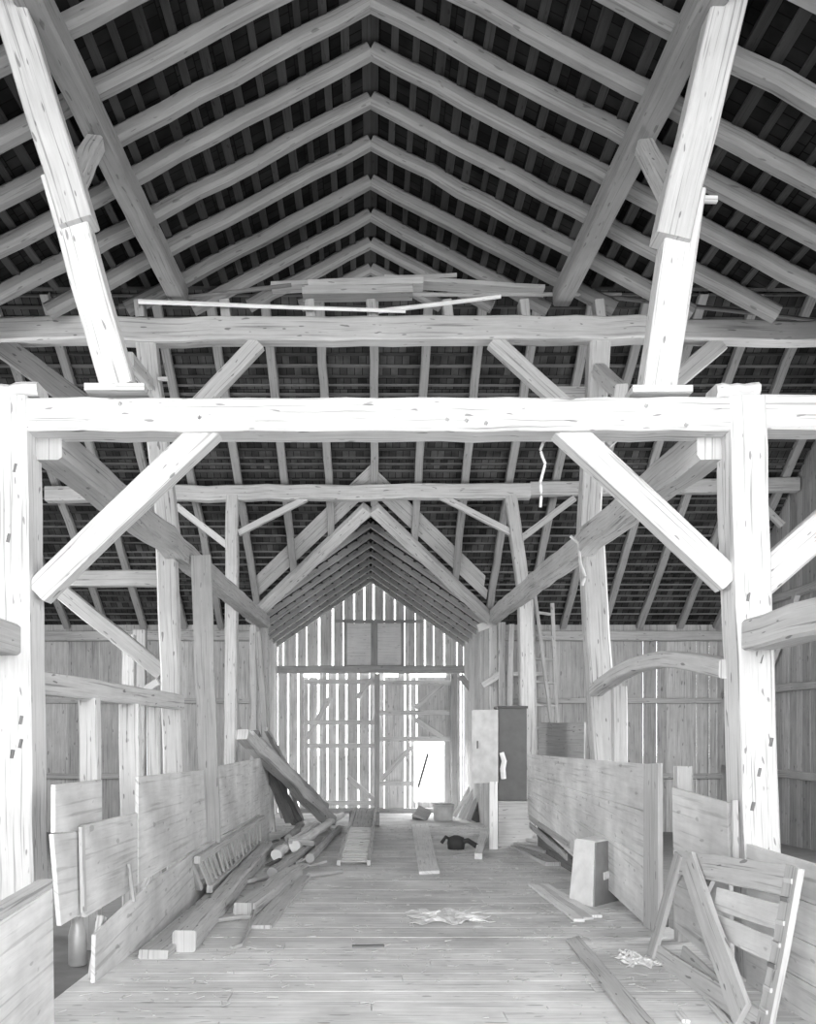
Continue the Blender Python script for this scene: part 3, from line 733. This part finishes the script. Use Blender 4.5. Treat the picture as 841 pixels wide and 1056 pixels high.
t = thing('stall_boarding', 'board stall side at the lower right corner behind the gate', 'panel', Vector((2.98, 5.0, fz(5))))
for k in range(4):
    z0 = fz(5.5) - .02 + k*.275; MB().slab([(3.0, 4.0, z0), (3.0, 6.75, z0), (3.0, 6.75, z0+.268), (3.0, 4.0, z0+.268)], .03, -X, 0).build('board', M['panel'], t)
timber('board_partition', 'plain wide board panel in the right aisle before the upright ladder', 'panel', P(556, 768, 18.3), P(603, 770, 16.5), .04, .95, 'mid', ch=.02)

# broken gate leaning on the right
GX0, GX1 = 2.54, 2.73
gA = PX(675, 986, GX0); gB = PX(801, 1078, GX0); gC = PX(834, 900, GX1); gD = PX(704, 882, GX1)
gA.z, gB.z = fz(gA.y)+.02, fz(gB.y)+.02
t = thing('broken_gate', 'broken board gate leaning against the near right post', 'gate', gA)
nrm = (gB - gA).cross(gD - gA).normalized()
if nrm.x > 0: nrm = -nrm
G = lambda u, v, o=0: (gA.lerp(gB, u)).lerp(gD.lerp(gC, u), v) + nrm*o
def gbar(nm, a, b, w, o, mat='pale', th=.04):
    MB().beam(G(*a, o), G(*b, o), th, w, up=(G(.5, 1) - G(.5, 0)) if abs(b[0]-a[0]) > .5 else (G(1, .5) - G(0, .5)), ch=.1, wob=.004).build(nm, M[mat], t)
gbar('bottom_rail', (.0, .05), (.96, .05), .16, .03)
gbar('top_rail', (.0, .93), (.95, .93), .20, .03, 'pale')
gbar('left_stile', (.03, .0), (.03, 1.0), .16, .055, 'mid')
gbar('right_stile', (.97, .0), (.97, 1.02), .17, .06, 'mid')
gbar('brace', (.17, .94), (.85, .04), .22, .075, 'pale')
gbar('board', (.42, .70), (.95, .70), .17, .0, 'panel', .03)
gbar('board', (.40, .50), (.95, .50), .16, .0, 'panel', .03)
gbar('board', (.25, .18), (.60, .10), .10, .0, 'mid', .03)
gbar('board', (.05, .78), (.34, .76), .14, .0, 'mid', .03)
hs = MB()
for v in (.70, .72, .74, .97, .9):
    pass
for k, v in enumerate((.15, .28, .42, .55, .68, .82, .93)):
    MB().beam(G(.945, v, .083), G(.99, v, .083), .016, .03, wob=.001).build('cleat', M['dark'] if k % 3 == 2 else M['pale'], t)

# ------------------------------------------------------------------ cabinet and things round it
DC = 16.6
bx0, bx1 = (514-XV)*DC/F, (543-XV)*DC/F
zc0, zc1 = CH-(826-YH)*DC/F, CH-(728-YH)*DC/F
t = thing('tall_cabinet', 'tall dark cabinet standing on a grey chest by the right partition', 'cabinet', Vector(((bx0+bx1)/2, DC+.25, zc0)))
MB().box(bx0, bx1, DC, DC+.55, zc0, zc1-.05).build('body', M['mpaint'], t, .008)
MB().box(bx0-.015, bx1+.02, DC-.02, DC+.57, zc1-.05, zc1).build('top', M['dpaint'], t, .006)
dz0, dz1 = CH-(807-YH)*DC/F, CH-(732-YH)*DC/F
cd = MB().slab([(bx0-.015, DC-.02, dz0), (bx0-.015, DC-.02, dz1), ((487-XV)*(DC+.25)/F, DC+.25, dz1+.0), ((487-XV)*(DC+.25)/F, DC+.25, dz0-.03)], .03, -Y, 0).build('door', M['paint'], t)
MB().beam(P(492, 772, DC+.12), P(492, 764, DC+.12), .02, .03, up=Y).build('handle', M['iron'], cd)
rg = MB().tube([P(517, 776, DC-.03), P(519.5, 785, DC-.04), P(518, 793, DC-.05), P(519, 803, DC-.035)], .045, 8, .05, .12)
tag(rg.build('hanging_rag', M['paper']), 'white rag hanging on the front of the dark cabinet', 'rag')
t = thing('grey_chest', 'grey chest under the tall dark cabinet', 'chest', Vector(((bx0+bx1)/2, DC+.25, fz(DC))))
MB().box(bx0-.02, bx1+.10, DC-.05, DC+.65, fz(DC), zc0-.035).build('body', M['mid'], t, .01)
MB().box(bx0-.03, bx1+.12, DC-.07, DC+.67, zc0-.035, zc0-.002).build('lid', M['mid'], t, .006)
tag(MB().slab([(bx0-.20, DC-.12, fz(DC)), (bx0-.04, DC-.12, fz(DC)), (bx0-.04, DC-.08, dz0+.02), (bx0-.19, DC-.08, dz0+.02)], .035, -Y, 1).build('upright_board', M['fresh']), 'white board standing upright at the left of the grey chest', 'board')
t = thing('bucket', 'pale bucket on the floor before the bright far door', 'bucket', FL(457, 846))
c = FL(457, 846); br = 11*c.y/F
lathe([(br*.86, 0), (br*.88, .01), (br, .44), (br*.96, .44), (br*.85, .05), (.02, .04)], c, 'pail', M['paper'], t, 24)
lathe([(br*1.04, .42), (br*1.05, .44), (br*1.04, .46), (br*.99, .46), (br*.97, .44), (br*.99, .42)], c, 'rim', M['paper'], t, 24)
p0 = FL(434, 846)
t = thing('tipped_box', 'small tipped wooden box left of the bucket', 'box', p0)
MB().slab([p0+Vector((-.24, 0, .12)), p0+Vector((.12, -.05, 0)), p0+Vector((.3, .05, .25)), p0+Vector((-.05, .1, .42))], .35, Y, 0).build('body', M['mid'], t)
MB().slab([p0+Vector((-.27, -.03, .13)), p0+Vector((.12, -.08, -.0)), p0+Vector((.13, -.08, .04)), p0+Vector((-.24, -.03, .19))], .40, Y, 0).build('lid', M['pale'], t)
for k, (lab, a, b, w, mt) in enumerate((
    ('thin pale board leaning low toward the cabinet, leftmost', (468, 843), (489, 805), .14, 'fresh'), ('pale board leaning to the cabinet, second from left', (475, 845), (494, 806), .2, 'fresh'),
    ('pale board leaning to the cabinet, third from left', (483, 847), (499, 808), .2, 'fresh'), ('dark board leaning to the cabinet beside its open door', (490, 848), (504, 808), .24, 'dark'),
    ('short board leaning closest to the upright white board', (498, 847), (507, 812), .14, 'pale'))):
    a_ = FL(*a, .03); timber('leaning_board', lab, 'board', a_, P(b[0], b[1], a_.y + .9), w, .05, mt, 'boards leaning left of the cabinet', up=Y)
t = thing('hand_machine', 'small dark iron machine lying on the floor before the cabinet', 'machine', FL(470, 874))
c = FL(470, 876, .13)
lathe([(.02, -.12), (.16, -.12), (.17, 0), (.15, .1), (.05, .14)], c, 'drum', M['iron'], t, 14)
MB().tube([c+Vector((.0, -.05, .0)), c+Vector((.22, -.05, .05)), c+Vector((.42, 0, -.08))], .05, 8).build('handle', M['iron'], t)
MB().tube([c+Vector((-.1, 0, .05)), c+Vector((-.2, -.05, .12)), c+Vector((-.28, -.02, .0))], .035, 8).build('crank', M['iron'], t)
tag(MB().slab([FL(489, 886), FL(497, 886), FL(502, 862), FL(495, 861)], .10, Z, 1).build('short_block', M['fresh']), 'short pale block lying right of the dark machine', 'block')
timber('stick', 'thin pale stick lying left of the short block', 'stick', FL(466, 884, .02), FL(490, 881, .02), .05, .04, 'pale')

# box by the partition
D_ = FL(601, 934).y
t = thing('carton', 'tapered pale box standing on end before the low partition', 'box', FL(605, 934))
f0, f1, f2, f3 = FL(588, 929), FL(611, 935), P(613, 869, D_), None
f3 = f2 + (f0 - f1)*.83
b0_ = P(638, 930, D_ + .42); b0_.z = fz(b0_.y); b1_ = f2 + (b0_ - f1)*.72
mb = MB(); mb.slab([f0, f1, f2, f3], .02, -Y, 0); mb.build('front_side', M['card'], t)
e0 = f0 + (b0_ - f1); e1 = f3 + (b1_ - f2)
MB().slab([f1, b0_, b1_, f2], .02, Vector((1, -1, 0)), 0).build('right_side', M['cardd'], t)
MB().slab([f0, e0, e1, f3], .02, Vector((-1, 0, 0)), 0).build('left_side', M['card'], t)
MB().slab([e0, b0_, b1_, e1], .02, Y, 0).build('back_side', M['card'], t)
MB().slab([f3, f2, b1_, e1], .02, Z, 0).build('top_flap', M['card'], t)
m0 = f1.lerp(b0_, .35).lerp(f2.lerp(b1_, .35), .45); m1 = f1.lerp(b0_, .65).lerp(f2.lerp(b1_, .65), .47)
MB().beam(m0 + Vector((.02, -.02, 0)), m1 + Vector((.02, -.02, 0)), .02, .09, wob=0, seg=1).build('pale_patch', M['paper'], t)

# stacked slabs by the partition
for k, (x0, x1, y0, w, lab) in enumerate(((532, 578, 893, .8, 'wide bottom board of the little heap by the low partition'), (530, 572, 884, .6, 'second board of the little heap by the low partition'),
                                  (528, 566, 877, .5, 'top board of the little heap by the low partition'))):
    a, b = FL(x0, 872, .03 + .07*k), FL(x1, y0, .03 + .07*k); 
    timber('heap_board', lab, 'board', a, b, .5 - .08*k, .06, 'pale' if k != 1 else 'mid', 'boards heaped by the low partition', wob=.01)
for k in range(3):
    o = .10*k
    timber('floor_slat', 'thin pale slat on the floor left of the carton, ' + ('left', 'middle', 'right')[k] + ' one', 'slat', FL(549+6*k, 914, .02), FL(597+9*k, 951-2*k, .02), .12, .03, 'fresh' if k != 1 else 'white', 'slats on the floor by the carton')

# crumpled paper and scraps
def sheet(lab, c, w, h, name='paper_sheet', n=14, amp=.03):
    mb = MB(); cen = FL(*c); mb.o = cen.copy()
    for j in range(n+1):
        for i in range(n+1):
            x = (i/n-.5)*w*(1+.25*math.sin(j*1.3)); y = (j/n-.5)*h*(1+.3*math.sin(i*.9+1))
            p = cen + Vector((x, y, 0)); mb.v.append(Vector((p.x, p.y, fz(p.y)+.012+amp*random.random()**2)))
    for j in range(n):
        for i in range(n):
            if (i in (0, n-1) and j % 3 == 0): continue
            a = j*(n+1)+i; mb.face((a, a+1, a+n+2, a+n+1), ((i, j), (i+1, j), (i+1, j+1), (i, j+1)))
    o = mb.build(name, M['paper']); md = o.modifiers.new('thick', 'SOLIDIFY'); md.thickness = .004
    return tag(o, lab, 'paper')
sheet('crumpled pale paper lying on the middle of the floor', (462, 946), .75, .75)
sheet('torn paper scrap on the floor by the broken gate', (660, 993), .30, .35)
sheet('small paper scrap in front of the gate bottom rail', (648, 985), .12, .2)
for lab, a, b in (('pale wood splinter on the floor under the gate, left one', (728, 1030), (752, 1060)), ('pale wood splinter on the floor under the gate, right one', (745, 1022), (790, 1064)),
                  ('tiny white splinter before the gate at picture bottom', (700, 1046), (707, 1055))):
    timber('splinter', lab, 'splinter', FL(*a, .012), FL(*b, .012), .05, .02, 'white')

# straw and dust on the floor
mb = MB(); mb.o = Vector((0, 10, 0))
for k in range(1300):
    if random.random() < .5: x = random.uniform(-2.2, 3.0)
    else: x = random.choice([random.gauss(-1.6, .5), random.gauss(2.3, .5)])
    if not -2.3 < x < 3.05: continue
    y = random.uniform(5.4, 22); a = random.uniform(0, math.pi); l = random.uniform(.015, .05); w = random.uniform(.003, .008)
    u = Vector((math.cos(a), math.sin(a), 0)); v = Vector((-u.y, u.x, 0)); c = Vector((x, y, fz(y) + .008))
    mb.slab([c-u*l-v*w, c+u*l-v*w, c+u*l+v*w, c-u*l+v*w], .006, Z, 0)
o = mb.build('straw_litter', M['straw']); o['kind'] = 'stuff'; tag(o, 'straw and wood chips scattered over the plank floor', 'straw')

# ------------------------------------------------------------------ light
w = bpy.data.worlds.new('sky'); sc.world = w; w.use_nodes = True
bg = w.node_tree.nodes['Background']; bg.inputs[0].default_value = (1, 1, 1, 1); bg.inputs[1].default_value = 7.0
def area(name, loc, tgt, sx, sy, e, spread=180):
    l = bpy.data.lights.new(name, 'AREA'); l.shape = 'RECTANGLE'; l.size = sx; l.size_y = sy; l.energy = e; l.spread = math.radians(spread)
    o = bpy.data.objects.new(name, l); col.objects.link(o); o.location = loc
    o.rotation_euler = (Vector(tgt) - Vector(loc)).to_track_quat('-Z', 'Y').to_euler(); return o
area('wagon_door_daylight', (0.3, -11.0, 4.2), (0.1, 12, 2.4), 9.0, 6.0, 650)
area('left_wing_fill_light', (-5.3, 1.2, 4.6), (2.4, 9, .3), 4.0, 3.4, 290)  # added fill lamp for the near floor and stall panels; no window here
area('right_wing_fill_light', (5.3, 1.2, 4.6), (-2.0, 9, .3), 4.0, 3.4, 290)  # unseen fill added opposite, brightening floor and left panels; the wall is closed
area('far_yard_daylight', (0, 30.5, 4.0), (0, 20, -.3), 8.0, 6.0, 2200)
area('left_aisle_fill_light', (-8.5, 12.0, 3.0), (1, 18, 1.6), 5.5, 4.0, 1050)  # lamp added out of view to lift the farther frames; no door here
area('right_aisle_fill_light', (8.5, 12.0, 3.0), (-1, 18, 1.6), 5.5, 4.0, 1000)  # matching added lamp on the right, inside a closed gable wall

# ------------------------------------------------------------------ camera and view
cam = bpy.data.cameras.new('camera'); co = bpy.data.objects.new('camera', cam); col.objects.link(co)
cam.sensor_fit = 'HORIZONTAL'; cam.sensor_width = 36; cam.lens = F/841*36
co.location = (0, 0, CH); co.rotation_euler = (math.pi/2, 0, 0)
cam.shift_x = (420.5 - XV)/841; cam.shift_y = (YH - 528)/841; cam.clip_start = .05; cam.clip_end = 300
sc.camera = co
sc.view_settings.view_transform = 'Standard'; sc.view_settings.look = 'None'
sc.view_settings.gamma = 1; sc.view_settings.use_curve_mapping = False; sc.view_settings.exposure = -0.22
